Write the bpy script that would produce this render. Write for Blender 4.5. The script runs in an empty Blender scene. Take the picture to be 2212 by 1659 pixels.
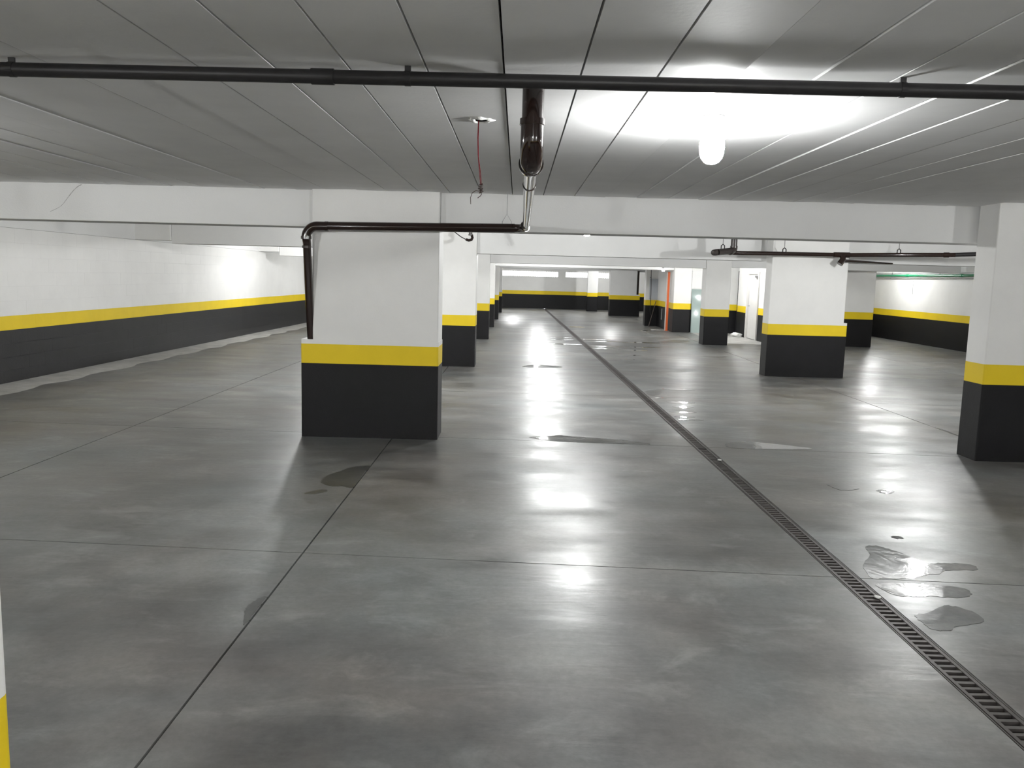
import bpy, bmesh, math, random
from mathutils import Vector, Matrix
random.seed(7)
sc = bpy.context.scene
col = sc.collection

# ------------------------------------------------------------------ camera, world, exposure
EYE = 1.70
F, CX, CY, VX, VY, SL = 1776.0, 1106.0, 829.5, 1119.0, 598.0, 0.0265
yv = Vector(((VX - CX) / F, (VY - CY) / F, 1.0)).normalized()          # world +Y seen in camera axes (x right, y down, z forward)
xv = Vector((1.0, SL, 0.0)); xv.z = -(xv.x * yv.x + xv.y * yv.y) / yv.z; xv.normalize()
zv = yv.cross(xv)
if zv.y > 0: zv = -zv
M3 = Matrix((xv, yv, zv))                                              # camera axes -> world
cam = bpy.data.cameras.new('camera')
cam.sensor_width = 36.0
cam.lens = 36.0 * F / 2212.0
cam.clip_start, cam.clip_end = 0.05, 200
co = bpy.data.objects.new('camera', cam); col.objects.link(co)
right, down, fwd = M3 @ Vector((1, 0, 0)), M3 @ Vector((0, 1, 0)), M3 @ Vector((0, 0, 1))
R = Matrix((right, -down, -fwd)).transposed()
co.matrix_world = Matrix.Translation((0, 0, EYE)) @ R.to_4x4()
sc.camera = co

w = bpy.data.worlds.new('daylight'); sc.world = w; w.use_nodes = True
w.node_tree.nodes['Background'].inputs[0].default_value = (0.95, 0.98, 1.0, 1)
w.node_tree.nodes['Background'].inputs[1].default_value = 6.0
sc.view_settings.view_transform = 'Standard'
sc.view_settings.look = 'None'
sc.view_settings.exposure = 0.82
sc.view_settings.gamma = 1.0
sc.view_settings.use_curve_mapping = False
sc.cycles.sample_clamp_indirect = 6.0
sc.cycles.adaptive_threshold = 0.02
sc.cycles.max_bounces = 8
sc.cycles.diffuse_bounces = 5
sc.cycles.glossy_bounces = 3
sc.cycles.caustics_reflective = False
sc.cycles.caustics_refractive = False

CEIL = 2.52          # underside of the ceiling panels
BULB = 560.0         # emission strength of one lamp bulb
YB, YT = 0.768, 0.967  # yellow band

# ------------------------------------------------------------------ materials
def mat(name, base, rough=0.5, spec=0.5, metal=0.0, noise=0.0, nscale=3.0, bump=0.0, bscale=60.0, stretch=None, rnoise=0.0, coat=0.0):
    m = bpy.data.materials.new(name); m.use_nodes = True
    nt = m.node_tree; b = nt.nodes['Principled BSDF']
    b.inputs['Base Color'].default_value = (*base, 1)
    b.inputs['Roughness'].default_value = rough
    b.inputs['Specular IOR Level'].default_value = spec
    b.inputs['Metallic'].default_value = metal
    b.inputs['Coat Weight'].default_value = coat
    geo = nt.nodes.new('ShaderNodeNewGeometry')
    vec = geo.outputs['Position']
    if stretch:
        mp = nt.nodes.new('ShaderNodeMapping'); mp.inputs['Scale'].default_value = stretch
        nt.links.new(vec, mp.inputs['Vector']); vec = mp.outputs['Vector']
    if noise > 0 or rnoise > 0:
        n = nt.nodes.new('ShaderNodeTexNoise'); n.inputs['Scale'].default_value = nscale
        n.inputs['Detail'].default_value = 7; n.inputs['Roughness'].default_value = 0.62
        nt.links.new(vec, n.inputs['Vector'])
        if noise > 0:
            r = nt.nodes.new('ShaderNodeMapRange')
            r.inputs['From Min'].default_value = 0.3; r.inputs['From Max'].default_value = 0.7
            r.inputs['To Min'].default_value = 1 - noise; r.inputs['To Max'].default_value = 1 + noise
            nt.links.new(n.outputs['Fac'], r.inputs['Value'])
            mx = nt.nodes.new('ShaderNodeVectorMath'); mx.operation = 'SCALE'
            mx.inputs[0].default_value = base
            nt.links.new(r.outputs['Result'], mx.inputs['Scale'])
            nt.links.new(mx.outputs['Vector'], b.inputs['Base Color'])
        if rnoise > 0:
            r2 = nt.nodes.new('ShaderNodeMapRange')
            r2.inputs['From Min'].default_value = 0.35; r2.inputs['From Max'].default_value = 0.65
            r2.inputs['To Min'].default_value = max(0.02, rough - rnoise); r2.inputs['To Max'].default_value = rough + rnoise
            nt.links.new(n.outputs['Fac'], r2.inputs['Value'])
            nt.links.new(r2.outputs['Result'], b.inputs['Roughness'])
    if bump > 0:
        n2 = nt.nodes.new('ShaderNodeTexNoise'); n2.inputs['Scale'].default_value = bscale; n2.inputs['Detail'].default_value = 4
        nt.links.new(vec, n2.inputs['Vector'])
        bp = nt.nodes.new('ShaderNodeBump'); bp.inputs['Strength'].default_value = bump; bp.inputs['Distance'].default_value = 0.01
        nt.links.new(n2.outputs['Fac'], bp.inputs['Height']); nt.links.new(bp.outputs['Normal'], b.inputs['Normal'])
    return m

WHITE = mat('white_paint', (0.82, 0.815, 0.80), 0.6, 0.3, noise=0.035, nscale=1.5, bump=0.12, bscale=90)
BEAMW = mat('beam_paint', (0.78, 0.78, 0.775), 0.65, 0.3, noise=0.03, nscale=1.2, bump=0.1, bscale=70)
PANEL = mat('ceiling_paint', (0.82, 0.82, 0.82), 0.6, 0.3, noise=0.05, nscale=1.6, bump=0.08, bscale=40)
YELLOW = mat('yellow_paint', (0.80, 0.585, 0.012), 0.5, 0.35, noise=0.04, nscale=3, bump=0.08, bscale=90)
BLACK = mat('black_paint', (0.0065, 0.0065, 0.0075), 0.5, 0.25, noise=0.15, nscale=4, bump=0.12, bscale=80)
BLACKB = mat('black_block_paint', (0.012, 0.012, 0.0135), 0.36, 0.4, noise=0.3, nscale=3, bump=0.15, bscale=80)
BROWN = mat('brown_pvc', (0.018, 0.0085, 0.0065), 0.12, 0.5, noise=0.1, nscale=8, coat=0.3)
DARKPIPE = mat('dark_grey_pipe', (0.020, 0.019, 0.020), 0.42, 0.35, noise=0.15, nscale=20)
GREYPIPE = mat('grey_brown_pipe', (0.05, 0.042, 0.04), 0.25, 0.5, noise=0.1, nscale=8)
GREENP = mat('green_pipe_paint', (0.005, 0.20, 0.085), 0.35, 0.5, noise=0.1, nscale=8)
CONDUIT = mat('grey_conduit', (0.30, 0.30, 0.30), 0.4, 0.5, noise=0.05)
STEEL = mat('grate_steel', (0.068, 0.060, 0.057), 0.5, 0.5, metal=0.35, noise=0.3, nscale=12)
CHANNEL = mat('channel_dirt', (0.008, 0.0065, 0.006), 0.8, 0.2, noise=0.4, nscale=15)
VOID = mat('joint_dark', (0.012, 0.012, 0.012), 0.9, 0.1)
JOINTC = mat('joint_concrete', (0.02, 0.02, 0.02), 0.9, 0.1)
ORANGE = mat('orange_primer', (0.85, 0.17, 0.045), 0.45, 0.4, noise=0.05)
WIRE_RED = mat('red_wire', (0.10, 0.006, 0.010), 0.8, 0.05)
WIRE_DK = mat('brown_wire', (0.06, 0.035, 0.03), 0.5)
PLASTER = mat('torn_plaster', (0.85, 0.85, 0.83), 0.8, 0.2, noise=0.1, nscale=40, bump=0.5, bscale=120)
GALV = mat('galvanised_rod', (0.35, 0.35, 0.36), 0.4, 0.5, metal=0.6, noise=0.1)
DOORGREY = mat('grey_door_paint', (0.42, 0.43, 0.45), 0.5, 0.4, noise=0.04)
FRAMEW = mat('door_frame_paint', (0.62, 0.61, 0.59), 0.5, 0.4, noise=0.04)
BOARD = mat('panel_board', (0.50, 0.53, 0.58), 0.45, 0.4, noise=0.03)
PAPER = mat('white_scrap', (0.8, 0.8, 0.78), 0.7, 0.2, noise=0.1, nscale=30)
PLASTIC = mat('white_plastic', (0.8, 0.8, 0.8), 0.4, 0.4, noise=0.02)
WOOD = mat('grey_wood', (0.12, 0.10, 0.09), 0.7, 0.2, noise=0.3, nscale=20)
CRACKM = mat('crack_dark', (0.42, 0.42, 0.41), 0.9, 0.1, noise=0.5, nscale=30)
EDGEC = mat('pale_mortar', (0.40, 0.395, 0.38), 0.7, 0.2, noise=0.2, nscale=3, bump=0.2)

def emit(name, c, s):
    m = bpy.data.materials.new(name); m.use_nodes = True
    b = m.node_tree.nodes['Principled BSDF']
    b.inputs['Base Color'].default_value = (0.8, 0.8, 0.8, 1)
    b.inputs['Emission Color'].default_value = (*c, 1); b.inputs['Emission Strength'].default_value = s
    return m
GLOW = emit('lit_bulb', (0.99, 1.0, 0.99), BULB)
GLOW2 = emit('lit_bulb_soft', (0.99, 1.0, 0.99), BULB * 0.55)
GLOWL = emit('lit_bulb_low', (0.99, 1.0, 0.99), BULB * 0.33)
GLOWX = emit('lit_bulb_upper', (0.99, 1.0, 0.99), BULB * 0.8)
GLOWM = emit('lit_bulb_medium', (0.99, 1.0, 0.99), BULB * 0.52)
GLOWS = emit('lit_small_lamp', (1.0, 0.98, 0.95), 6.0)

def concrete(name, tint, rough, wet=False):
    m = bpy.data.materials.new(name); m.use_nodes = True
    nt = m.node_tree; N = nt.nodes; L = nt.links; b = N['Principled BSDF']
    geo = N.new('ShaderNodeNewGeometry')
    cnt = [0]
    def noise(scale, detail, st=(1, 1, 1), rgh=0.6, dist=0.0):
        mp = N.new('ShaderNodeMapping'); mp.inputs['Scale'].default_value = st; cnt[0] += 1
        mp.inputs['Location'].default_value = (1.7 * cnt[0], 3.1 * cnt[0], 0.37 + 0.713 * cnt[0])
        L.new(geo.outputs['Position'], mp.inputs['Vector'])
        n = N.new('ShaderNodeTexNoise'); n.inputs['Scale'].default_value = scale; n.inputs['Detail'].default_value = detail
        n.inputs['Roughness'].default_value = rgh; n.inputs['Distortion'].default_value = dist
        L.new(mp.outputs['Vector'], n.inputs['Vector']); return n.outputs['Fac']
    def mul(a, k0, k1, f0=0.3, f1=0.7):
        r = N.new('ShaderNodeMapRange'); r.inputs['From Min'].default_value = f0; r.inputs['From Max'].default_value = f1
        r.inputs['To Min'].default_value = k0; r.inputs['To Max'].default_value = k1
        L.new(a, r.inputs['Value']); return r.outputs['Result']
    def math_(op, a, c):
        x = N.new('ShaderNodeMath'); x.operation = op; L.new(a, x.inputs[0])
        if isinstance(c, float): x.inputs[1].default_value = c
        else: L.new(c, x.inputs[1])
        return x.outputs[0]
    big = noise(0.5, 5, (1, 1.4, 1), 0.55, 0.3)
    mid = noise(1.9, 8, (1, 1, 1), 0.62, 0.2)
    strk = noise(1.1, 7, (0.6, 1.9, 1), 0.62, 0.2)
    fine = noise(30, 4, (1, 1, 1), 0.7)
    f = math_('MULTIPLY', mul(big, 0.70, 1.30, 0.22, 0.78), mul(mid, 0.56, 1.44, 0.2, 0.8))
    f = math_('MULTIPLY', f, mul(strk, 0.68, 1.32, 0.2, 0.8))
    f = math_('MULTIPLY', f, mul(fine, 0.80, 1.20, 0.1, 0.9))
    sm = noise(2.6, 9, (0.8, 1.3, 1), 0.68, 0.5)                 # pale smears left by the power float
    f = math_('ADD', f, mul(sm, 0.0, 0.70, 0.54, 0.80))
    sp = N.new('ShaderNodeVectorMath'); sp.operation = 'SCALE'
    hue = noise(0.9, 4, (1, 1, 1), 0.6, 0.3)
    mix = N.new('ShaderNodeMix'); mix.data_type = 'RGBA'
    mix.inputs[6].default_value = (tint[0] * 1.05, tint[1] * 0.975, tint[2] * 0.94, 1)
    mix.inputs[7].default_value = (tint[0] * 0.96, tint[1] * 1.005, tint[2] * 1.03, 1)
    L.new(mul(hue, 0.0, 1.0), mix.inputs[0])
    L.new(mix.outputs[2], sp.inputs[0]); L.new(f, sp.inputs['Scale'])
    L.new(sp.outputs['Vector'], b.inputs['Base Color'])
    b.inputs['Specular IOR Level'].default_value = 0.5
    if wet:
        b.inputs['Roughness'].default_value = rough
        h = noise(3.0, 4, (1, 1, 1), 0.55, 0.6); bs, bd = 0.30, 0.014
    else:
        rr = math_('ADD', mul(strk, -0.14, 0.14, 0.25, 0.75), mul(mid, -0.08, 0.08, 0.2, 0.8))
        rr = math_('ADD', rr, rough)
        rr = math_('MAXIMUM', rr, 0.285)
        L.new(rr, b.inputs['Roughness'])
        b.inputs['Specular IOR Level'].default_value = 0.26
        h = noise(4.0, 5, (0.4, 1.7, 1), 0.55, 0.3); bs, bd = 0.30, 0.010
    bp = N.new('ShaderNodeBump'); bp.inputs['Strength'].default_value = bs; bp.inputs['Distance'].default_value = bd
    L.new(h, bp.inputs['Height']); L.new(bp.outputs['Normal'], b.inputs['Normal'])
    return m
FLOOR = concrete('polished_concrete', (0.146, 0.148, 0.144), 0.37)
WET = concrete('standing_water_on_concrete', (0.140, 0.142, 0.138), 0.06, True)
DAMP = concrete('damp_concrete', (0.062, 0.064, 0.061), 0.30, True)

def glass_mat():
    m = bpy.data.materials.new('green_tinted_glass'); m.use_nodes = True
    b = m.node_tree.nodes['Principled BSDF']
    b.inputs['Base Color'].default_value = (0.66, 0.80, 0.77, 1)
    b.inputs['Transmission Weight'].default_value = 0.45
    b.inputs['Roughness'].default_value = 0.06
    b.inputs['IOR'].default_value = 1.2
    return m
GLASS = glass_mat()

# ------------------------------------------------------------------ helpers
def tag(o, label=None, cat=None, group=None, kind=None):
    if label: o['label'] = label
    if cat: o['category'] = cat
    if group: o['group'] = group
    if kind: o['kind'] = kind
    return o
def empty(name, loc, label=None, cat=None, group=None, kind=None, rz=0.0):
    o = bpy.data.objects.new(name, None); col.objects.link(o)
    o.location = loc; o.rotation_euler = (0, 0, rz); o.empty_display_size = 0.1
    return tag(o, label, cat, group, kind)
def link(name, me, m, parent=None, loc=None):
    o = bpy.data.objects.new(name, me); col.objects.link(o)
    if m and not me.materials: me.materials.append(m)
    if parent is not None: o.parent = parent
    if loc is not None: o.location = loc
    return o
def org(p):
    return Vector((0, 0, 0)) if p is None else ptot[p.name] if p.name in ptot else Vector(p.location)
ptot = {}
def finish(name, bm, m, parent=None, smooth=False, local=False):
    """bm holds world coordinates (local=True: the parent's own); child meshes are moved into the parent's frame"""
    if not local and parent is not None:
        bmesh.ops.translate(bm, verts=bm.verts, vec=-org(parent))
    bmesh.ops.recalc_face_normals(bm, faces=bm.faces)
    me = bpy.data.meshes.new(name); bm.to_mesh(me); bm.free()
    if smooth:
        for p in me.polygons: p.use_smooth = True
    o = link(name, me, m, parent)
    if parent is not None: ptot[o.name] = org(parent)
    return o
def add_box(bm, x0, x1, y0, y1, z0, z1, bev=0.0):
    vs = [bm.verts.new((x, y, z)) for z in (z0, z1) for y in (y0, y1) for x in (x0, x1)]
    fs = [(0, 2, 3, 1), (4, 5, 7, 6), (0, 1, 5, 4), (2, 6, 7, 3), (0, 4, 6, 2), (1, 3, 7, 5)]
    faces = [bm.faces.new([vs[i] for i in f]) for f in fs]
    if bev > 0:
        es = list({e for f in faces for e in f.edges})
        bmesh.ops.bevel(bm, geom=es, offset=bev, segments=2, affect='EDGES', profile=0.6)
def box(name, x0, x1, y0, y1, z0, z1, m, parent=None, bev=0.0, local=False):
    bm = bmesh.new(); add_box(bm, x0, x1, y0, y1, z0, z1, bev)
    return finish(name, bm, m, parent, local=local)
def vbox(name, x0, x1, y0, y1, z0, z1, m, parent=None, bev=0.01):
    """a box whose four upright edges only are rounded, so stacked pieces meet flush"""
    bm = bmesh.new(); add_box(bm, x0, x1, y0, y1, z0, z1)
    es = [e for e in bm.edges if abs(e.verts[0].co.z - e.verts[1].co.z) > 1e-4]
    bmesh.ops.bevel(bm, geom=es, offset=bev, segments=3, affect='EDGES', profile=0.5)
    return finish(name, bm, m, parent)
def add_tube(bm, pts, r, n=16, cap=True):
    pts = [Vector(p) for p in pts]; rr = r if isinstance(r, (list, tuple)) else [r] * len(pts)
    prev = None; u = None; rings = []
    for i, p in enumerate(pts):
        d = ((pts[i + 1] - p) if i == 0 else (p - pts[i - 1]) if i == len(pts) - 1 else (pts[i + 1] - pts[i]).normalized() + (p - pts[i - 1]).normalized()).normalized()
        if u is None:
            u = d.orthogonal().normalized()
        else:
            u = (u - d * u.dot(d)).normalized()
        v = d.cross(u)
        rings.append([bm.verts.new(p + (u * math.cos(a) + v * math.sin(a)) * rr[i]) for a in [2 * math.pi * k / n for k in range(n)]])
    for a, b in zip(rings, rings[1:]):
        for k in range(n): bm.faces.new((a[k], a[(k + 1) % n], b[(k + 1) % n], b[k]))
    if cap: bm.faces.new(list(reversed(rings[0]))); bm.faces.new(rings[-1])
def tube(name, pts, r, m, parent=None, n=16):
    bm = bmesh.new(); add_tube(bm, pts, r, n)
    o = finish(name, bm, m, parent, smooth=True)
    md = o.modifiers.new('edges', 'EDGE_SPLIT'); md.split_angle = math.radians(50)
    return o
def arc(c, a, b, k=7):
    """quarter bend from a to b around the corner c"""
    a, b, c = Vector(a), Vector(b), Vector(c); o = a + b - c
    return [o + (a - o) * math.cos(t) + (b - o) * math.sin(t) for t in [math.pi / 2 * i / k for i in range(k + 1)]]
def prism(name, poly, z0, z1, m, parent=None):
    bm = bmesh.new()
    lo = [bm.verts.new((x, y, z0)) for x, y in poly]; hi = [bm.verts.new((x, y, z1)) for x, y in poly]
    bm.faces.new(list(reversed(lo))); bm.faces.new(hi); n = len(poly)
    for i in range(n): bm.faces.new((lo[i], lo[(i + 1) % n], hi[(i + 1) % n], hi[i]))
    return finish(name, bm, m, parent)
def smooth_poly(P, k=5):
    n = len(P); out = []
    for i in range(n):
        p0, p1, p2, p3 = [Vector((*P[(i + j) % n], 0)) for j in (-1, 0, 1, 2)]
        for s in range(k):
            t = s / k
            q = 0.5 * ((2 * p1) + (p2 - p0) * t + (2 * p0 - 5 * p1 + 4 * p2 - p3) * t * t + (3 * p1 - p0 - 3 * p2 + p3) * t ** 3)
            out.append((q.x + random.uniform(-1, 1) * 0.006, q.y + random.uniform(-1, 1) * 0.008))
    return out

# ------------------------------------------------------------------ floor (slabs between sawn joints)
ROW = [1.40, 8.40, 15.36, 22.30, 27.55, 32.75, 39.15]
YMAX, YMIN = 45.6, -3.2
XL, XR = -7.9, 12.45
def drain_x(y): return 2.035 - 0.0117 * y
HW = 0.074
floor = box('floor', XL, XR, YMIN, YMAX + .2, -0.40, -0.30, JOINTC); tag(floor, kind='structure')
tj = [YMIN, 1.25, 4.74, 8.47, 12.0, 15.42, 18.9, 22.35, 25.1, 27.6, 30.2, 32.8, 36.0, 39.2, 42.4, YMAX + 0.2]
sk = -0.053
def tline(i, x): 
    if i in (0, len(tj) - 1): return tj[i]
    return tj[i] + sk * (x - 0.3) * (1 if tj[i] < 10 else 0.3)
def lline(j, y):
    return [XL, -4.10, -1.265, drain_x(y) - HW, drain_x(y) + HW, 5.155, 8.75, XR][j]
G = 0.0055
for i in range(len(tj) - 1):
    for j in range(7):
        if j == 3: continue
        pts = []
        for (jj, ii, sx, sy) in ((j, i, 1, 1), (j + 1, i, -1, 1), (j + 1, i + 1, -1, -1), (j, i + 1, 1, -1)):
            y = tj[ii]
            for _ in range(4): x = lline(jj, y); y = tline(ii, x)
            gx = 0 if jj in (0, 3, 4, 7) else G; gy = 0 if ii in (0, len(tj) - 1) else G * (0.7 if tj[ii] > 10 else 0.85)
            pts.append((x + sx * gx, y + sy * gy))
        prism('floor_slab', pts, -0.30, 0.0, FLOOR, floor)

# ------------------------------------------------------------------ trench drain
dr = empty('trench_drain', (drain_x(2.0), 2.0, 0), 'long narrow steel grating drain running away across the grey floor', 'drain')
def seg(name, off0, off1, z0, z1, m, y0=YMIN, y1=YMAX):
    return prism(name, [(drain_x(y0) + off0, y0), (drain_x(y0) + off1, y0), (drain_x(y1) + off1, y1), (drain_x(y1) + off0, y1)], z0, z1, m, dr)
seg('channel_bed', -HW + .002, HW - .002, -0.16, -0.13, CHANNEL)
seg('channel_side', -HW + .001, -HW + .006, -0.13, -0.022, CHANNEL); seg('channel_side', HW - .006, HW - .001, -0.13, -0.022, CHANNEL)
seg('outer_frame', -HW + .006, -HW + .012, -0.03, -0.001, STEEL); seg('outer_frame', HW - .012, HW - .006, -0.03, -0.001, STEEL)
seg('rail', -HW + .017, -HW + .034, -0.028, 0.0, STEEL); seg('rail', HW - .034, HW - .017, -0.028, 0.0, STEEL)
bmb = bmesh.new(); hb = HW - .035
add_box(bmb, -hb, hb, -.0105, .0105, -.024, -.002)
bar_me = bpy.data.meshes.new('grate_bar'); bmb.to_mesh(bar_me); bmb.free(); bar_me.materials.append(STEEL)
y = 2.42; nb = 0; far = bmesh.new()
while y < YMAX - .1:
    if nb < 290:
        o = link('grate_bar', bar_me, None, dr, Vector((drain_x(y), y, 0)) - org(dr)); o.rotation_euler.z = random.uniform(-.02, .02)
    else:
        add_box(far, drain_x(y) - hb, drain_x(y) + hb, y - .0105, y + .0105, -.024, -.002)
    nb += 1; y += 0.0515
fo = finish('grate_bars', far, STEEL, dr); fo['kind'] = 'stuff'
for yj in (8.31, 14.25, 20.2, 26.15):
    box('end_plate', drain_x(yj) - hb, drain_x(yj) + hb, yj - .022, yj + .018, -.03, .0005, CHANNEL, dr)

# ------------------------------------------------------------------ ceiling (panels) and outer shell
YPIPE = 3.40
ceil = box('ceiling', XL, XR, YMIN, YMAX + .2, CEIL + .06, CEIL + .16, VOID); tag(ceil, kind='structure')
k0 = -26
for k in range(k0, 40):
    x0 = -0.078 + 0.3118 * k + .0042; x1 = x0 + 0.3118 - .0084
    if x1 > XR or x0 < XL: continue
    dz = random.uniform(-.003, .003); tl = random.uniform(-.003, .003)
    bm = bmesh.new(); add_box(bm, x0, x1, YMIN, 8.46, CEIL, CEIL + .06)
    for v in bm.verts:
        if v.co.z < CEIL + .03: v.co.z += dz + (tl if v.co.x > (x0 + x1) / 2 else -tl)
    finish('ceiling_panel', bm, PANEL, ceil)
for a, b in zip(ROW[1:], ROW[2:] + [YMAX + .2]):
    for q in range(3):
        xa = XL + (XR - XL) * q / 3; xb = XL + (XR - XL) * (q + 1) / 3
        box('ceiling_panel', xa + .004, xb - .004, a + .3, b + .3 if b < 40 else b, CEIL, CEIL + .06, PANEL, ceil)

# walls ------------------------------------------------------------
def banded(name, x0, x1, y0, y1, top, upper=WHITE):
    o = box(name, x0, x1, y0, y1, YT, top, upper); tag(o, kind='structure')
    box('yellow_band', x0, x1, y0, y1, YB, YT, YELLOW, o); box('black_dado', x0, x1, y0, y1, 0.0, YB, BLACK, o)
    return o
banded('wall_right', 12.10, XR, YMIN, YMAX, 2.6)
banded('wall_back', XL, XR, YMIN - .25, YMIN, 2.6)
# right wall top beam
box('wall_beam', 12.02, 12.10, YMIN, YMAX, 2.12, 2.52, BEAMW, bpy.data.objects['wall_right'])

# left wall: painted block courses, slightly turned
LA = math.atan(0.0165)
wl = empty('wall_left', (-7.36, 0, 0), kind='structure', rz=-LA)
def lw(name, x0, x1, y0, y1, z0, z1, m, bev=0):
    o = box(name, x0, x1, y0, y1, z0, z1, m, None, bev); o.parent = wl; return o
for nm, z0, z1, m in (('mortar_back', 0.0, YB, BLACKB), ('mortar_back', YB, YT, YELLOW), ('mortar_back', YT, 2.2, WHITE)):
    lw(nm, -0.25, -0.0022, YMIN, YMAX + .5, z0, z1, m)
lw('wall_beam', -0.25, 0.004, YMIN, YMAX + .5, 2.203, 2.60, BEAMW)
zs = [0.0, .192, .384, .576, YB, YT] + [YT + (2.197 - YT) * i / 6 for i in range(1, 7)]
nblk = 0; rest = {}
for c in range(len(zs) - 1):
    m = BLACKB if c < 4 else YELLOW if c == 4 else WHITE
    h = zs[c + 1] - zs[c]; bmk = bmesh.new(); add_box(bmk, -.12, 0, .0003, .3997, .0008, h - .0008)
    es = [e for e in bmk.edges if e.verts[0].co.x > -.01 and e.verts[1].co.x > -.01 and abs(e.verts[0].co.z - e.verts[1].co.z) < 1e-4]
    bmesh.ops.bevel(bmk, geom=es, offset=.0014, segments=1, affect='EDGES')
    me = bpy.data.meshes.new('concrete_block'); bmk.to_mesh(me); bmk.free(); me.materials.append(m)
    yy = 10.2 + (0.2 if c % 2 else 0.0); n = 0
    while yy < 28.2:
        if n < 25:
            o = link('concrete_block', me, None, wl, (random.uniform(-.0003, .0003), yy, zs[c])); nblk += 1
        else:
            r = rest.setdefault(m.name, (bmesh.new(), m)); add_box(r[0], -.12, 0, yy + .0003, yy + .3997, zs[c] + .0008, zs[c + 1] - .0008)
        n += 1; yy += .4
for nm, (bm, m) in rest.items():
    o = finish('concrete_blocks', bm, m, None); o.parent = wl; o['kind'] = 'stuff'
# pale mortar strip along its foot
bm = bmesh.new(); n = 60; prevv = None
for i in range(n + 1):
    yy = 6.0 + i * .4; wv = 0.50 + .07 * math.sin(i * 1.7) + random.uniform(-.03, .03)
    xw = -7.36 + .0165 * yy
    row = [bm.verts.new((xw, yy, .028)), bm.verts.new((xw + wv * .6, yy, .016)), bm.verts.new((xw + wv, yy, .0008))]
    if prevv:
        for q in range(2): bm.faces.new((prevv[q], prevv[q + 1], row[q + 1], row[q]))
    prevv = row
finish('mortar_fillet', bm, EDGEC, floor, smooth=True)

# far wall with three clerestory openings
FY = 45.5
wf = empty('wall_far', (0, FY, 0), kind='structure')
wins = [(-1.2, 2.20), (2.62, 3.86), (4.38, 4.98)]
WZ0, WZ1 = 1.735, 2.035
box('yellow_band', XL, XR, FY, FY + .2, YB, YT, YELLOW, wf); box('black_dado', XL, XR, FY, FY + .2, 0, YB, BLACK, wf)
box('wall_face', XL, XR, FY, FY + .2, YT, WZ0, WHITE, wf); box('wall_face', XL, XR, FY, FY + .2, WZ1, 2.6, WHITE, wf)
xs = [XL] + [v for ab in wins for v in ab] + [XR]
for a, b in zip(xs[::2], xs[1::2]): box('wall_face', a, b, FY, FY + .2, WZ0, WZ1, WHITE, wf)
for i, (a, b) in enumerate(wins):
    wo = empty('window_%d' % (i + 1), (a, FY, WZ0), kind='structure')
    box('window_frame', a, b, FY + .05, FY + .09, WZ1 - .02, WZ1, FRAMEW, wo); box('window_frame', a, b, FY + .05, FY + .09, WZ0, WZ0 + .02, FRAMEW, wo)
    xx = a + .06
    while xx < b:
        tube('vent_bar', [(xx, FY + .07, WZ0 + .02), (xx, FY + .07, WZ1 - .02)], .013, FRAMEW, wo, n=8); xx += .123

# ------------------------------------------------------------------ beams
def beam(y0, y1, x0, x1, zb, label):
    o = box('ceiling_beam', x0, x1, y0, y1, zb, CEIL + .05, BEAMW, None, bev=.006)
    return tag(o, label, 'beam', kind='thing')
b1 = beam(8.46, 8.82, XL + .9, -2.087, 2.152, 'white ceiling beam with a hairline crack, left of the widest pillar')
beam(8.46, 8.82, -0.798, 12.0, 2.152, 'long white ceiling beam from the widest pillar to the large right pillar')
beam(15.45, 15.80, -6.45, -2.102, 2.15, 'second white ceiling beam, seen above the left wall under the cracked one')
beam(15.45, 15.80, -0.770, 4.598, 2.108, 'second white ceiling beam over the drive lane, under the long first one')
beam(15.45, 15.80, 5.987, 12.0, 2.108, 'second white ceiling beam right of the ledged pillar, behind the dark pipe')
beam(22.40, 22.75, -6.45, -1.802, 2.10, 'third white ceiling beam near the left wall, smallest one there')
beam(22.40, 22.75, -0.756, 5.063, 2.058, 'third white ceiling beam over the drive lane, framing the far wall')
beam(22.40, 22.75, 5.737, 11.9, 2.10, 'third white ceiling beam above the bright doorway and green pipe')
beam(27.62, 27.95, -0.766, 5.183, 2.05, 'fourth white ceiling beam with a small white lamp below it')
beam(32.85, 33.2, -0.743, 12.0, 2.055, 'fifth white ceiling beam, a thin pale strip deep in the garage')
beam(39.25, 39.6, -0.733, 12.0, 2.062, 'last white ceiling beam in front of the bright window slots')
# hairline crack on the first beam
bm = bmesh.new(); pv = None
ck = [(-4.43, 2.512), (-4.47, 2.49), (-4.51, 2.455), (-4.545, 2.415), (-4.58, 2.37), (-4.62, 2.32), (-4.65, 2.29), (-4.70, 2.262), (-4.76, 2.235)]
for i, (x, z) in enumerate(ck):
    wd = .0035 if i < 4 else .002
    r = [bm.verts.new((x - wd, 8.4585, z)), bm.verts.new((x + wd, 8.4585, z - wd))]
    if pv: bm.faces.new((pv[0], pv[1], r[1], r[0]))
    pv = r
tag(finish('hairline_crack', bm, CRACKM, b1))
# short haunches where beams meet the left wall
for (yy, y1, xa, xb, lb) in ((15.38, 15.80, -7.4, -6.455, 'pale square haunch between left wall and the second beam'),
                             (22.33, 22.75, -7.4, -6.455, 'pale square haunch between left wall and the third beam')):
    tag(box('beam_haunch', xa, xb, yy, y1, 2.205, CEIL + .05, WHITE, None, bev=.006), lb, 'haunch', kind='thing')

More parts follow.
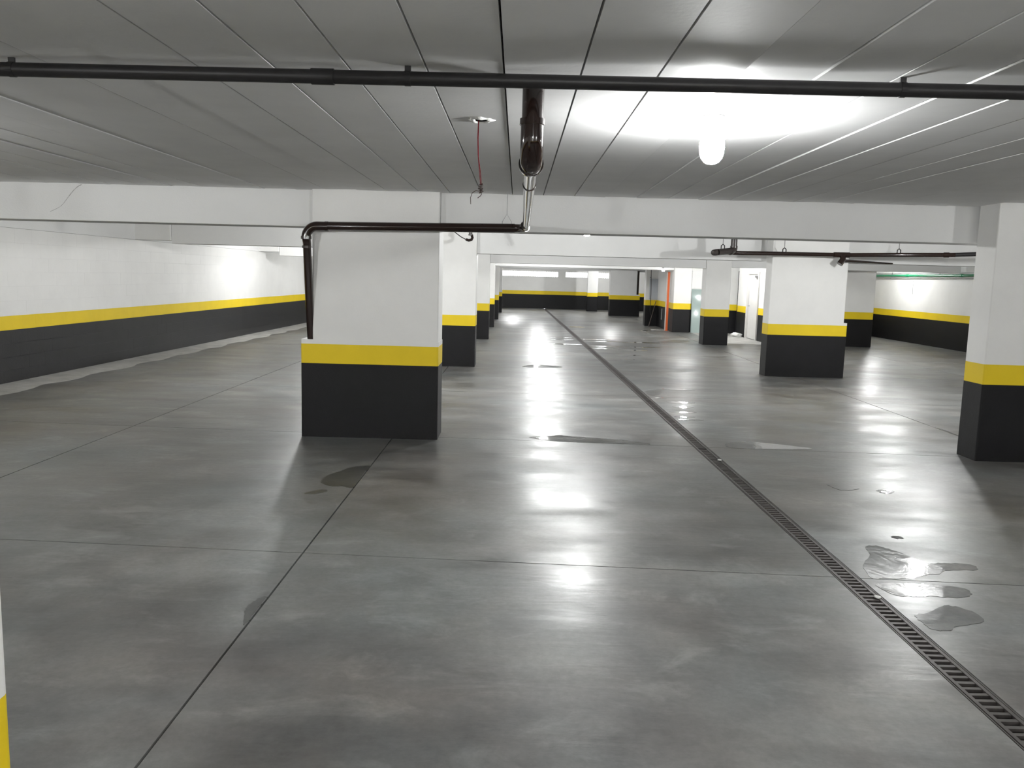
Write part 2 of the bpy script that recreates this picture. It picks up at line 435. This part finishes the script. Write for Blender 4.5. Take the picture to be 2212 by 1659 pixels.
# ------------------------------------------------------------------ pillars
def pillar(x0, x1, y0, y1, label, shaft=None, top=CEIL + .055, ledge=0.0, name='pillar'):
    o = empty(name, ((x0 + x1) / 2, y0, 0), label, 'pillar', 'painted garage pillars', 'thing')
    s0, s1 = shaft or (x0, x1)
    vbox('black_base', x0, x1, y0, y1, 0.0, YB, BLACK, o, .014)
    vbox('yellow_band', x0, x1, y0, y1, YB, YT, YELLOW, o, .014)
    if shaft:
        vbox('ledge', x0, x1, y0, y1, YT, YT + .045, WHITE, o, .014)
        vbox('shaft', s0, s1, y0 + .004, y1 - .004, YT + .045, top, WHITE, o, .014)
    else:
        vbox('shaft', x0, x1, y0, y1, YT, top, WHITE, o, .014)
    return o
pillar(-1.9, -0.860, 0.92, 1.335, 'white and yellow pillar cut by the lower left picture edge')
pillar(-2.205, -0.795, 8.385, 8.84, 'widest pillar, with a brown pipe dropping down its left edge', shaft=(-2.085, -0.80))
pillar(-2.1, -0.772, 15.36, 15.85, 'white pillar directly behind the widest pillar, first of the receding row')
pillar(-1.8, -0.758, 22.27, 22.7, 'third pillar in the left receding row')
pillar(-1.8, -0.768, 27.6, 28.0, 'fourth pillar in the left receding row, a narrow sliver')
pillar(-1.8, -0.745, 32.75, 33.2, 'fifth pillar in the left receding row, a thin sliver')
pillar(-1.8, -0.735, 39.15, 39.6, 'sixth and farthest pillar in the left receding row')
pillar(4.592, 6.0, 8.045, 8.40, 'large pillar cut by the right picture edge')
pillar(4.60, 6.045, 15.10, 15.47, 'wide right pillar with a ledge step and the dark pipe crossing it', shaft=(4.60, 5.985))
pillar(5.065, 5.735, 22.35, 22.85, 'narrow pillar between the glass panes and the bright doorway')
pillar(5.185, 5.76, 27.5, 28.0, 'narrow pillar beside the orange post')
pillar(9.0, 9.93, 23.05, 23.5, 'pillar behind the ledged pillar, left of the green pipe')
pillar(4.32, 5.72, 38.7, 39.2, 'wide distant pillar with a thin dark pipe at its right edge', shaft=(4.32, 5.56))
pillar(3.66, 4.20, 43.4, 43.85, 'small square pillar standing against the far wall')

# ------------------------------------------------------------------ core rooms on the right
def band3(x0, x1, y0, y1, p, top=CEIL + .04, up=WHITE):
    box('wall_face', x0, x1, y0, y1, YT, top, up, p); box('yellow_band', x0, x1, y0, y1, YB, YT, YELLOW, p); box('black_dado', x0, x1, y0, y1, 0, YB, BLACK, p)
# lobby side wall (faces left), with the open door
w1 = empty('wall_lobby', (7.12, 24, 0), kind='structure')
band3(7.12, 7.27, 25.62, 26.75, w1)
band3(7.12, 7.27, 23.3, 24.42, w1)
box('wall_face', 7.12, 7.27, 24.42, 25.62, 2.03, CEIL + .04, WHITE, w1)
band3(7.27, 9.9, 23.95, 24.1, w1)
band3(7.27, 9.75, 26.6, 26.75, w1)
band3(9.75, 9.9, 24.1, 28.3, w1)
# wall beyond, facing the camera
w2 = empty('wall_hall', (5.74, 27.62, 0), kind='structure')
band3(5.765, 7.33, 27.62, 27.75, w2)
box('wall_face', 7.33, 8.2, 27.62, 27.75, 2.08, CEIL + .04, WHITE, w2)
band3(7.91, 8.4, 27.62, 27.75, w2)
w4 = empty('wall_end', (9.9, 28.3, 0), kind='structure')
band3(9.9, 11.94, 28.3, 28.45, w4)
# recess wall between the fourth and fifth rows
w3 = empty('wall_recess', (5.24, 28, 0), kind='structure')
band3(5.24, 5.40, 28.02, 31.0, w3)
band3(4.80, 5.40, 31.0, 31.4, w3)
# pale concrete lobby floor
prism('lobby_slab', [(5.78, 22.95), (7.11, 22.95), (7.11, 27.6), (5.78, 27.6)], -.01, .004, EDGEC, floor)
# door 1 : open leaf with frame in the lobby wall
d1 = empty('door_1', (7.10, 24.42, 0), kind='structure')
box('door_frame', 7.08, 7.27, 24.42, 24.50, 0, 2.03, FRAMEW, d1); box('door_frame', 7.08, 7.27, 25.54, 25.62, 0, 2.03, FRAMEW, d1)
box('door_frame', 7.08, 7.27, 24.50, 25.54, 1.96, 2.03, FRAMEW, d1)
leaf = box('door_leaf', 7.14, 7.20, 24.51, 25.53, 0.01, 1.955, FRAMEW, d1, bev=.004)
cl = box('door_closer', 7.02, 7.14, 24.62, 24.86, 1.86, 1.92, CONDUIT, leaf, bev=.005)
tube('door_handle', [(7.14, 25.42, 1.0), (7.08, 25.42, 1.0), (7.08, 25.30, 1.0)], .011, GALV, leaf, n=8)
# door 2 : dark frame in the wall beyond
d2 = empty('door_2', (7.36, 27.6, 0), kind='structure')
box('door_frame', 7.33, 7.385, 27.58, 27.76, 0, 2.08, DARKPIPE, d2); box('door_frame', 7.86, 7.91, 27.58, 27.76, 0, 2.08, DARKPIPE, d2); box('door_frame', 7.385, 7.86, 27.58, 27.76, 2.04, 2.08, DARKPIPE, d2)

# grey service board on the recess wall
pb = empty('service_board', (5.0, 30.97, 0.985), 'pale grey rectangular board mounted on the recess wall', 'board')
box('board_panel', 4.93, 5.235, 30.955, 31.0, 0.985, 1.76, BOARD, pb, bev=.004)
for x, z in ((4.95, 1.80),): box('hook', x - .015, x + .015, 30.93, 31.0, z, z + .02, DARKPIPE, pb)
# white upper panel behind the glass
tag(box('wall_panel', 5.79, 6.20, 27.59, 27.62, 1.45, 2.05, PLASTIC, None, bev=.004), 'blank white panel high on the wall above the glass panes', 'panel')
# glass panes leaning on the wall
def leaning(name, x0, x1, y, h, lean, label):
    bm = bmesh.new(); add_box(bm, x0, x1, -.006, .006, 0, h, .002)
    bmesh.ops.rotate(bm, verts=bm.verts, cent=(0, 0, 0), matrix=Matrix.Rotation(-lean, 3, 'X'))
    zmin = min(v.co.z for v in bm.verts)
    bmesh.ops.translate(bm, verts=bm.verts, vec=(0, y, .0005 - zmin))
    o = finish(name, bm, GLASS, None); return tag(o, label, 'glass pane', 'glass panes leaning on the wall')
leaning('glass_pane', 5.80, 6.22, 27.50, 1.44, math.radians(4), 'taller pale green glass pane at the back, leaning on the wall')
leaning('glass_pane', 5.795, 6.12, 27.40, 1.19, math.radians(4), 'shorter darker green glass pane in front of the taller one')
# orange post
op = empty('orange_post', (5.11, 28.25, 0), 'bright orange painted steel post beside a narrow pillar', 'post')
box('post', 5.095, 5.165, 28.2, 28.26, 0.006, 2.0, ORANGE, op, bev=.004); box('foot_plate', 5.06, 5.19, 28.17, 28.31, 0, .006, ORANGE, op)
box('pale_glow_strip', 5.06, 5.095, 28.23, 28.26, .006, 2.0, FRAMEW, op)  # pale colour stands in for the glow along the post's left side
# sill across the recess
tag(box('door_sill', 4.62, 5.06, 28.3, 28.42, 0.0, .025, EDGEC, None, bev=.004), 'thin pale concrete sill on the floor left of the orange post', 'sill')
# leaning stick
tag(tube('wooden_stick', [(4.86, 30.35, .017), (5.18, 30.93, .93)], .014, WOOD, None, n=8), 'thin stick leaning diagonally against the recess wall', 'stick')
# hanging cable
tag(tube('hanging_cable', [(4.90, 30.6, CEIL), (4.905, 30.6, 1.9), (4.93, 30.62, 1.2), (4.925, 30.62, .62), (4.95, 30.62, .42)], .012, DARKPIPE, None, n=8), 'thin dark cable hanging down in front of the grey board', 'cable')
# pale pipe end at recess
tag(tube('pipe_stub', [(5.225, 29.8, .30), (5.225, 29.8, .70)], .022, CONDUIT, None, n=8), 'short pale vertical pipe stub on the black wall left of orange post', 'pipe')
# small lamp under beam four
sl = empty('small_lamp', (4.81, 27.58, 2.09), 'small white glowing lamp hanging under a distant beam', 'lamp')
box('lamp_body', 4.765, 4.855, 27.52, 27.60, 2.005, 2.10, GLOWS, sl, bev=.01); box('lamp_bracket', 4.78, 4.84, 27.53, 27.621, 2.10, 2.125, DARKPIPE, sl)
# white bag on the lobby floor
bm = bmesh.new(); bmesh.ops.create_icosphere(bm, subdivisions=3, radius=1)
for v in bm.verts:
    a = v.co.copy(); k = 1 + .22 * math.sin(5 * a.x + 3 * a.y) * math.cos(4 * a.z + a.x * 2) + random.uniform(-.05, .05)
    v.co = Vector((6.92 + a.x * .17 * k, 25.95 + a.y * .13 * k, max(.0, .05 + a.z * .085 * k)))
tag(finish('plastic_bag', bm, PAPER, None, smooth=True), 'crumpled white bag on the floor by the black lobby wall', 'bag')

# ------------------------------------------------------------------ pipes
# dark pipe crossing under the ceiling
tp = empty('ceiling_pipe', (0, YPIPE, CEIL - .05), 'long dark grey pipe crossing under the ceiling from side to side', 'pipe')
ZP = CEIL - .048
tube('pipe_run', [(x, YPIPE - .0085 * x, ZP) for x in (-6.9, -2, 0, 4, 11)], .0275, DARKPIPE, tp, n=20)
for x in (-0.80, 5.1): tube('coupling', [(x - .045, YPIPE - .0085 * x, ZP), (x + .045, YPIPE - .0085 * x, ZP)], .0315, DARKPIPE, tp, n=20)
for x in (-2.05, -0.46, 1.5, 2.6, 4.2):
    bm = bmesh.new(); add_tube(bm, [(x - .012, YPIPE - .0085 * x, ZP), (x + .012, YPIPE - .0085 * x, ZP)], .0295, 20)
    add_box(bm, x - .012, x + .012, YPIPE - .0085 * x - .006, YPIPE - .0085 * x + .006, ZP + .027, CEIL + .0)
    finish('pipe_clip', bm, DARKPIPE, tp)
# brown drain pipe
bp = empty('brown_drain_pipe', (0.045, 3.72, 2.2), 'glossy brown pipe from the ceiling running back, across and down the widest pillar', 'pipe')
ZR = 2.200; XD = 0.045
tube('riser', [(XD, 3.66, CEIL), (XD, 3.66, 2.34)], .047, BROWN, bp, n=24)
tube('collar', [(XD, 3.66, 2.375), (XD, 3.66, 2.35)], .0555, BROWN, bp, n=24)
tube('elbow', [(XD, 3.66, 2.36)] + arc((XD, 3.66, ZR + .005), (XD, 3.66, ZR + .10), (XD, 3.755, ZR + .005), 10) + [(XD, 3.775, ZR + .004)], [.050] + [.050] * 11 + [.050], BROWN, bp, n=24)
tube('collar', [(XD, 3.77, ZR + .003), (XD, 3.80, ZR + .002)], .056, BROWN, bp, n=24)
tube('reducer', [(XD, 3.80, ZR + .002), (XD, 3.84, ZR), (XD, 3.90, ZR)], [.050, .048, .036], BROWN, bp, n=24)
tube('pipe_run', [(XD, 3.89, ZR), (XD + .01, 6.0, ZR - .012), (XD + .018, 8.15, ZR - .024)], .0325, BROWN, bp, n=24)
for yq in (4.55, 7.75): tube('collar', [(XD + .003, yq, ZR - .004 - (yq - 4.5) * .0055), (XD + .004, yq + .02, ZR - .004 - (yq - 4.5) * .0055)], .0365, BROWN, bp, n=24)
Z2 = 2.178; YP = 8.29
tube('elbow', arc((XD + .018, YP, Z2), (XD + .018, YP - .14, Z2), (XD - .11, YP, Z2), 8), .040, BROWN, bp, n=24)
tube('pipe_run', [(XD - .09, YP, Z2), (-1.0, YP, Z2 - .014), (-2.0, YP, Z2 - .028)], .044, BROWN, bp, n=24)
Z3 = Z2 - .03; XV = -2.118
tube('collar', [(-1.93, YP, Z3), (-1.90, YP, Z3)], .050, BROWN, bp, n=24)
tube('elbow', [(-1.93, YP, Z3)] + arc((XV, YP, Z3), (XV + .11, YP, Z3), (XV, YP, Z3 - .11), 8) + [(XV, YP, Z3 - .12)], .047, BROWN, bp, n=24)
tube('collar', [(XV, YP, Z3 - .13), (XV, YP, Z3 - .10)], .053, BROWN, bp, n=24)
YV = 8.44
bmz = [(XV, YP, Z3 - .12), (XV + .002, YP + .02, 1.98), (XV + .004, YP + .06, 1.6), (XV + .006, YV, 1.008)]
tube('downpipe', bmz, [.0425, .042, .041, .0385], BROWN, bp, n=24)
tube('collar', [(XV + .001, YP + .012, 1.955), (XV + .001, YP + .013, 1.93)], .046, BROWN, bp, n=24)
# hanger of the brown pipe
xh = -0.125
tube('hanger', [(xh, YP, CEIL), (xh, YP, Z2 + .13)], .003, GALV, bp, n=6)
tube('hanger', [(xh - .045, YP, Z2), (xh - .045, YP, Z2 + .06), (xh, YP, Z2 + .135), (xh + .045, YP, Z2 + .06), (xh + .045, YP, Z2)], .003, GALV, bp, n=6)

# suspended pipes in the second bay on the right
hp = empty('hanging_drain_pipe', (3.6, 14.8, 2.2), 'dark brown pipe hung on rods in front of the second beam', 'pipe')
def YY(x): return 14.85
tube('riser', [(3.80, 14.75, CEIL), (3.80, 14.75, 2.30)], .055, GREYPIPE, hp, n=20)
tube('collar', [(3.80, 14.75, 2.34), (3.80, 14.75, 2.30)], .064, GREYPIPE, hp, n=20)
tube('elbow', [(3.80, 14.75, 2.31)] + arc((3.80, 14.75, 2.245), (3.80, 14.75, 2.30), (3.72, 14.68, 2.24), 6), .064, GREYPIPE, hp, n=20)
tube('slanted_pipe', [(3.76, 14.71, 2.25), (3.60, 14.60, 2.232), (3.46, 14.50, 2.215)], .055, GREYPIPE, hp, n=20)
tube('end_elbow', [(3.46, 14.50, 2.215), (3.425, 14.50, 2.21), (3.405, 14.55, 2.208), (3.43, 14.64, 2.21), (3.55, 14.72, 2.215)], [.056, .056, .053, .045, .040], GREYPIPE, hp, n=20)
tube('pipe_run', [(3.50, 14.70, 2.222), (3.9, 14.83, 2.222), (5.72, 14.83, 2.235)], .037, BROWN, hp, n=20)
tube('tee', [(5.60, 14.83, 2.234), (5.88, 14.83, 2.236)], .048, BROWN, hp, n=20)
tube('tee_drop', [(5.76, 14.82, 2.235), (5.755, 14.80, 2.15), (5.70, 14.79, 2.07)], [.050, .052, .056], BROWN, hp, n=20)
tube('branch_pipe', [(5.76, 14.82, 2.13), (6.0, 15.02, 2.135), (6.9, 15.38, 2.12)], [.034, .026, .012], BROWN, hp, n=14)
tube('pipe_run', [(5.86, 14.83, 2.236), (6.6, 14.55, 2.25), (7.45, 14.25, 2.262)], .037, BROWN, hp, n=20)
tube('coupling', [(7.28, 14.31, 2.259), (7.36, 14.282, 2.26)], .045, BROWN, hp, n=20)
tube('pipe_run', [(7.40, 14.27, 2.262), (7.9, 14.1, 2.29), (8.4, 13.93, 2.30)], .036, DARKPIPE, hp, n=20)
for (x, yq, zq, top) in ((3.56, 14.56, 2.25, CEIL), (4.72, 14.83, 2.228, CEIL), (6.62, 14.545, 2.25, CEIL)):
    tube('hanger', [(x, yq, top), (x, yq, zq + .10)], .004, DARKPIPE, hp, n=6)
    tube('hanger', [(x - .03, yq, zq + .03), (x - .028, yq, zq + .08), (x, yq, zq + .105), (x + .028, yq, zq + .08), (x + .03, yq, zq + .03)], .010, DARKPIPE, hp, n=8)

# small hooked pipe left of centre
ht = empty('hooked_pipe', (-0.88, 14.6, 2.35), 'small dark hooked pipe bend beside the second pillar, below the brown pipe', 'pipe')
tube('pipe_drop', [(-0.855, 14.7, CEIL), (-0.855, 14.7, 2.40)], .032, GREYPIPE, ht, n=14)
tube('collar', [(-0.855, 14.7, 2.425), (-0.855, 14.7, 2.40)], .039, GREYPIPE, ht, n=14)
tube('bend', [(-0.835, 14.7, 2.41), (-0.82, 14.68, 2.36), (-0.835, 14.65, 2.325), (-0.88, 14.62, 2.312), (-0.93, 14.6, 2.325)], .024, BROWN, ht, n=14)
tube('thin_pipe', [(-0.93, 14.6, 2.325), (-1.02, 14.6, 2.37), (-1.13, 14.6, 2.45), (-1.2, 14.6, CEIL)], .008, DARKPIPE, ht, n=8)

# pipe on the wide distant pillar
tag(tube('distant_downpipe', [(5.635, 38.85, 2.5), (5.635, 38.88, 1.012)], .05, BROWN, None, n=12), 'thin dark vertical pipe at the right edge of the wide distant pillar', 'pipe')

# green pipe and conduit along the right wall
gp = empty('green_pipe', (11.98, 24, 2.09), 'green pipe running along the top of the right wall', 'pipe')
tube('pipe_run', [(11.96, 19.0, 2.045), (11.96, 28.2, 2.045)], .034, GREENP, gp, n=14)
for yq in (22.4, 25.5): tube('coupling', [(11.96, yq, 2.045), (11.96, yq + .12, 2.045)], .043, GREENP, gp, n=14)
for yq in (23.6, 26.6):
    tube('hanger', [(11.96, yq, CEIL), (11.96, yq, 2.13)], .004, GALV, gp, n=6); tube('hanger', [(11.96, yq - .04, 2.06), (11.96, yq, 2.145), (11.96, yq + .04, 2.06)], .006, GALV, gp, n=6)
cg = empty('grey_conduit', (12.03, 24, 2.02), 'thin grey conduit just below the green pipe on the right wall', 'conduit')
tube('conduit_run', [(12.0, 19.0, 1.975), (12.0, 28.2, 1.975)], .016, CONDUIT, cg, n=10)
for yq in (22.8, 24.8, 26.8): box('clip', 12.0, 12.019, yq, yq + .03, 1.955, 1.995, GALV, cg)
tag(tube('wall_wire', [(12.085, 25.4, 1.90), (12.085, 25.42, 1.7), (12.085, 25.40, 1.48)], .006, CONDUIT, None, n=6), 'short thin wire hanging on the lit right wall', 'wire')

# ------------------------------------------------------------------ lamps (bare bulbs on ceiling roses)
bulb_mesh = {}
def lamp(x, y, label, m=GLOW, group='bare ceiling bulbs'):
    o = empty('ceiling_bulb', (x, y, CEIL), label, 'lamp', group)
    tube('ceiling_rose', [(x, y, CEIL + .002), (x, y, CEIL - .012), (x, y, CEIL - .016)], [.055, .055, .045], PLASTIC, o, n=20)
    tube('socket', [(x, y, CEIL - .014), (x, y, CEIL - .065)], .024, PLASTIC, o, n=14)
    prof = [(.022, .062), (.034, .075), (.050, .095), (.060, .12), (.062, .15), (.060, .18), (.052, .205), (.037, .224), (.018, .233), (.003, .235)]
    bm = bmesh.new(); add_tube(bm, [(x, y, CEIL - d) for r, d in prof], [r for r, d in prof], 14)
    finish('bulb', bm, m, o, smooth=True)
    return o
lamp(0.955, 4.25, 'glaring lit bulb hanging under the ceiling right of the brown riser', GLOWM)
lamp(0.95, 11.7, 'lit bulb behind the nearest beam, over the middle of the drive lane')
lamp(5.82, 11.4, 'lit bulb behind the nearest beam, close to the large right pillar')
lamp(0.7, 18.8, 'lit bulb over the drive lane between second and third beams')
lamp(0.9, 25.6, 'lit bulb over the drive lane between third and fourth beams')
lamp(0.9, 30.3, 'lit bulb over the drive lane between fourth and fifth beams', GLOW2)
lamp(0.9, 36.0, 'lit bulb over the drive lane between fifth and last beams', GLOW2)
lamp(4.0, 34.8, 'added bulb brightening the wide distant pillar from in front', GLOW2)  # added lamp, lifts the dim front of the distant pillar
lamp(6.2, 18.8, 'added fill bulb, unseen behind the ledged pillar', GLOW2)  # made-up lamp for the narrow pillar; ledged pillar hides its reflection
lamp(-0.2, 41.0, 'added bulb brightening the far wall by its widest window slot')  # added to brighten the far wall, no bulb seen there
lamp(5.4, 41.8, 'added bulb brightening the far wall by its smallest window slot')  # second added bulb, spreads the brightness across the far wall
lamp(5.25, 25.3, 'lit bulb in front of the core rooms, near the glass panes', GLOWL)
lamp(-2.9, 12.3, 'added bulb lighting the left bays, unseen behind the widest pillar', GLOWX)  # invented bulb, set where the pillar covers it and its floor reflection
lamp(-4.6, 20.6, 'lit bulb near the left wall between second and third beams')
lamp(-4.4, 25.6, 'lit bulb in the left bays behind the third beam', GLOW2)
lamp(9.6, 10.6, 'lit bulb in the right bay behind the large right pillar', GLOW2)
lamp(8.2, 17.6, 'lit bulb in the right bay before the pillar by the green pipe', GLOW2)
lamp(11.0, 25.4, 'lit bulb close to the right wall by the green pipe', GLOW2)
lamp(6.2, 24.6, 'lit bulb over the white lobby floor', GLOW2)
lamp(0.95, -2.4, 'lit bulb behind the photographer over the drive lane')
lamp(5.82, -2.4, 'lit bulb behind the photographer on the right side')
lamp(-3.9, -2.4, 'lit bulb behind the photographer on the left side')
lamp(-4.6, 4.25, 'lit bulb past the left picture edge before the nearest beam', GLOWX)
lamp(6.6, 4.25, 'lit bulb past the right picture edge before the nearest beam', GLOW2)
# ------------------------------------------------------------------ torn ceiling hole with hanging wires
hw = empty('hanging_wires', (-0.225, 4.5, CEIL), 'thin red wires hanging from a torn white hole in the ceiling', 'wires')
bm = bmesh.new(); n = 22; rings = []
for (rr, zz) in ((.034, .004), (.040, -.006), (.052, -.009), (.064, -.004), (.070, .004)):
    ring = []
    for k in range(n):
        a = 2 * math.pi * k / n; j = 1 + .14 * math.sin(3 * a + 1) + .1 * math.sin(7 * a)
        ring.append(bm.verts.new((-0.218 + math.cos(a) * rr * j, 4.5 + math.sin(a) * rr * j * .95, CEIL + zz + (.004 * math.sin(5 * a) if -.02 < zz < 0 else 0))))
    rings.append(ring)
for a_, b_ in zip(rings, rings[1:]):
    for k in range(n): bm.faces.new((a_[k], a_[(k + 1) % n], b_[(k + 1) % n], b_[k]))
finish('plaster_rim', bm, PLASTER, hw, smooth=True)
tube('dark_hole', [(-0.218, 4.5, CEIL - .0035), (-0.218, 4.5, CEIL + .003)], .037, VOID, hw, n=18)
tube('red_wire', [(-0.232, 4.5, CEIL - .002), (-0.234, 4.5, 2.43), (-0.230, 4.5, 2.34), (-0.222, 4.5, 2.26), (-0.214, 4.5, 2.185)], .0017, WIRE_RED, hw, n=6)
tube('red_wire', [(-0.229, 4.5, CEIL - .002), (-0.231, 4.503, 2.42), (-0.228, 4.503, 2.33), (-0.216, 4.502, 2.25), (-0.209, 4.5, 2.185)], .0017, WIRE_RED, hw, n=6)
pts = [(-.212 + .012 * math.cos(i * 1.9) + .006 * math.sin(i * 3.1), 4.5 + .009 * math.sin(i * 2.3), 2.188 - .0032 * i) for i in range(16)]
tube('wire_knot', pts, .0032, WIRE_DK, hw, n=6)
tube('wire_tail', [(-.215, 4.5, 2.15), (-.207, 4.5, 2.135), (-.213, 4.5, 2.125), (-.228, 4.5, 2.113)], .002, WIRE_DK, hw, n=6)
tube('wire_tail', [(-.222, 4.5, 2.15), (-.238, 4.5, 2.152), (-.257, 4.5, 2.14), (-.266, 4.5, 2.115), (-.264, 4.5, 2.08)], .0018, WIRE_DK, hw, n=6)

# ------------------------------------------------------------------ water and damp patches on the floor
def puddle(P, label, m=WET, name='puddle', cat='puddle', z=.0016):
    q = smooth_poly(P)
    o = prism(name, q, -.004, z, m); return tag(o, label, cat, 'wet patches on the floor')
puddle([(2.165, 4.867), (2.296, 5.081), (2.326, 5.238), (2.413, 5.264), (2.468, 5.203), (2.519, 5.117), (2.572, 4.982), (2.611, 4.944), (2.705, 4.959), (2.86, 4.93), (2.84, 4.85), (2.665, 4.826), (2.573, 4.756), (2.461, 4.724), (2.342, 4.66), (2.219, 4.66), (2.124, 4.66)], 'largest shining puddle right of the drain, mirroring a lamp')
puddle([(2.108, 4.557), (2.258, 4.582), (2.504, 4.558), (2.60, 4.52), (2.58, 4.42), (2.447, 4.381), (2.338, 4.394), (2.178, 4.382), (2.121, 4.425)], 'shining puddle just in front of the largest one, beyond a floor joint')
puddle([(2.122, 4.115), (2.226, 4.17), (2.353, 4.259), (2.412, 4.244), (2.47, 4.166), (2.43, 4.046), (2.278, 3.999), (2.213, 3.934), (2.126, 3.945), (2.112, 4.028)], 'nearest faint puddle touching the right rim of the drain')
puddle([(0.164, 8.647), (0.401, 8.757), (0.495, 8.823), (0.653, 8.766), (0.947, 8.703), (1.188, 8.635), (1.428, 8.46), (1.23, 8.44), (0.9, 8.45), (0.622, 8.46), (0.391, 8.502)], 'long thin puddle left of the drain beside the widest pillar')
puddle([(2.289, 8.634), (2.5, 8.737), (2.684, 8.687), (2.859, 8.612), (3.115, 8.45), (2.815, 8.38), (2.505, 8.36), (2.296, 8.38), (2.22, 8.45)], 'thin pale puddle right of the drain, between the two large pillars')
puddle([(2.702, 6.921), (2.773, 6.961), (2.864, 6.939), (2.889, 6.831), (2.927, 6.789), (2.822, 6.733), (2.735, 6.739)], 'small dark damp spot on the floor left of the large right pillar', DAMP, 'damp_patch', 'stain')
puddle([(3.05, 6.741), (3.149, 6.797), (3.195, 6.727), (3.092, 6.642)], 'small pale puddle beside the small dark damp spot')
puddle([(2.598, 5.465), (2.66, 5.491), (2.68, 5.452), (2.625, 5.427)], 'tiny bright puddle just behind the largest puddle')
puddle([(0.125, 15.631), (0.418, 16.038), (0.901, 15.738), (0.403, 15.5)], 'thin bright streak of water right of the second left pillar')
puddle([(3.95, 23.0), (4.3, 23.4), (4.503, 23.907), (4.966, 23.543), (4.6, 22.9), (4.2, 22.86)], 'dark wet streak left of the narrow pillar by the glass', DAMP, 'damp_patch', 'stain')
puddle([(5.22, 19.269), (5.496, 19.476), (5.745, 19.201), (5.514, 18.592), (5.22, 18.717)], 'dark wet mark left of the ledged pillar', DAMP, 'damp_patch', 'stain')
puddle([(2.0, 12.405), (2.08, 12.7), (2.307, 12.807), (2.18, 12.264), (2.03, 12.15)], 'dark damp patch touching the drain in mid distance', DAMP, 'damp_patch', 'stain')
puddle([(5.165, 9.948), (5.20, 9.892), (5.18, 9.476), (5.165, 9.384)], 'thin white glint of water by the large right pillar')
puddle([(-1.568, 6.536), (-1.554, 6.775), (-1.487, 6.916), (-1.436, 7.061), (-1.273, 7.151), (-1.273, 6.874), (-1.273, 6.404), (-1.362, 6.424), (-1.453, 6.414)], 'larger dark damp stain in front of the widest pillar, along the joint', DAMP, 'damp_patch', 'stain')
puddle([(-1.606, 6.171), (-1.549, 6.274), (-1.47, 6.297), (-1.447, 6.243), (-1.522, 6.166)], 'small dark sliver of damp left of the larger stain', DAMP, 'damp_patch', 'stain')
puddle([(-1.313, 3.883), (-1.332, 3.968), (-1.321, 4.058), (-1.303, 4.109), (-1.274, 4.13), (-1.273, 4.032), (-1.273, 3.804), (-1.285, 3.777)], 'nearest dark damp stain against the long floor joint', DAMP, 'damp_patch', 'stain')
# thin films of water that glitter under the lamps farther down the lane
def film(x0, x1, y, dy, label, m=WET):
    n = 9; P = []
    for i in range(n): t = i / (n - 1); P.append((x0 + (x1 - x0) * t, y + dy * (.25 + .75 * math.sin(math.pi * t)) * random.uniform(.35, 1) * .5))
    for i in range(n - 1, -1, -1): t = i / (n - 1); P.append((x0 + (x1 - x0) * t, y - dy * (.15 + .85 * math.sin(math.pi * t)) * random.uniform(.35, 1) * .5))
    return puddle(P, label, m)
for (x0, x1, y, dy, lb) in ((2.30, 2.84, 12.9, .2, 'farthest of the lamp-lit water films right of the drain'), (2.15, 2.54, 11.5, .26, 'broad bright water film right of the drain, under a lamp reflection'),
        (2.16, 2.44, 11.1, .28, 'bright water film just in front of the broad one right of the drain'), (2.03, 2.37, 10.62, .2, 'water film touching the drain rim in the middle of the bright group'),
        (2.02, 2.28, 10.26, .18, 'short water film at the drain rim, second nearest of the bright group'), (2.02, 2.34, 10.06, .15, 'nearest sharp white glint of the bright group beside the drain'),
        (1.98, 2.22, 11.9, .12, 'tiny water film by the dark damp patch at the drain'),
        (.41, 1.69, 21.3, .5, 'widest glinting film left of the far drain'), (.95, 1.62, 22.8, .4, 'middle glinting film left of the far drain'), (1.0, 1.6, 23.6, .4, 'hindmost glinting film left of the far drain'),
        (1.88, 2.8, 23.2, .5, 'hindmost glinting film right of the far drain'), (1.88, 3.9, 22.5, .55, 'long glinting film right of the far drain, mirroring window light'),
        (1.88, 2.4, 20.3, .6, 'short deep glinting film right of the far drain, before the long ones'), (2.5, 3.2, 20.0, .35, 'glinting film one step right of the short deep one'),
        (2.26, 2.86, 18.6, .35, 'nearer glinting film right of the far drain'), (2.24, 2.55, 17.6, .25, 'nearest small glinting film right of the far drain'),
        (1.9, 3.64, 20.9, .45, 'second long glinting film right of the far drain'), (1.86, 2.4, 29.0, .9, 'farthest pale film of water beside the drain'), (4.2, 4.46, 27.85, .6, 'small bright film left of the orange post')):
    film(x0, x1, y, dy, lb)
film(9.25, 10.2, 22.85, .4, 'thin dark wet mark in front of the pillar left of the green pipe', DAMP)
film(8.6, 8.95, 17.15, .35, 'small dark wet mark on the open floor left of the large right pillar edge', DAMP)
# scraps lying on the grating
for (x, y, s, lb) in ((1.982, 7.75, .022, 'tiny white scrap on the drain grating, the farther of two'), (2.022, 4.345, .020, 'tiny white scrap on the drain grating, the nearer of two')):
    bm = bmesh.new(); bmesh.ops.create_icosphere(bm, subdivisions=2, radius=1)
    for v in bm.verts: v.co = Vector((x + v.co.x * s * random.uniform(.8, 1.1), y + v.co.y * s * random.uniform(.8, 1.1), max(-.0015, .006 + v.co.z * .008)))
    tag(finish('white_scrap', bm, PAPER, None), lb, 'scrap', 'scraps on the grating')
bpy.context.view_layer.update()
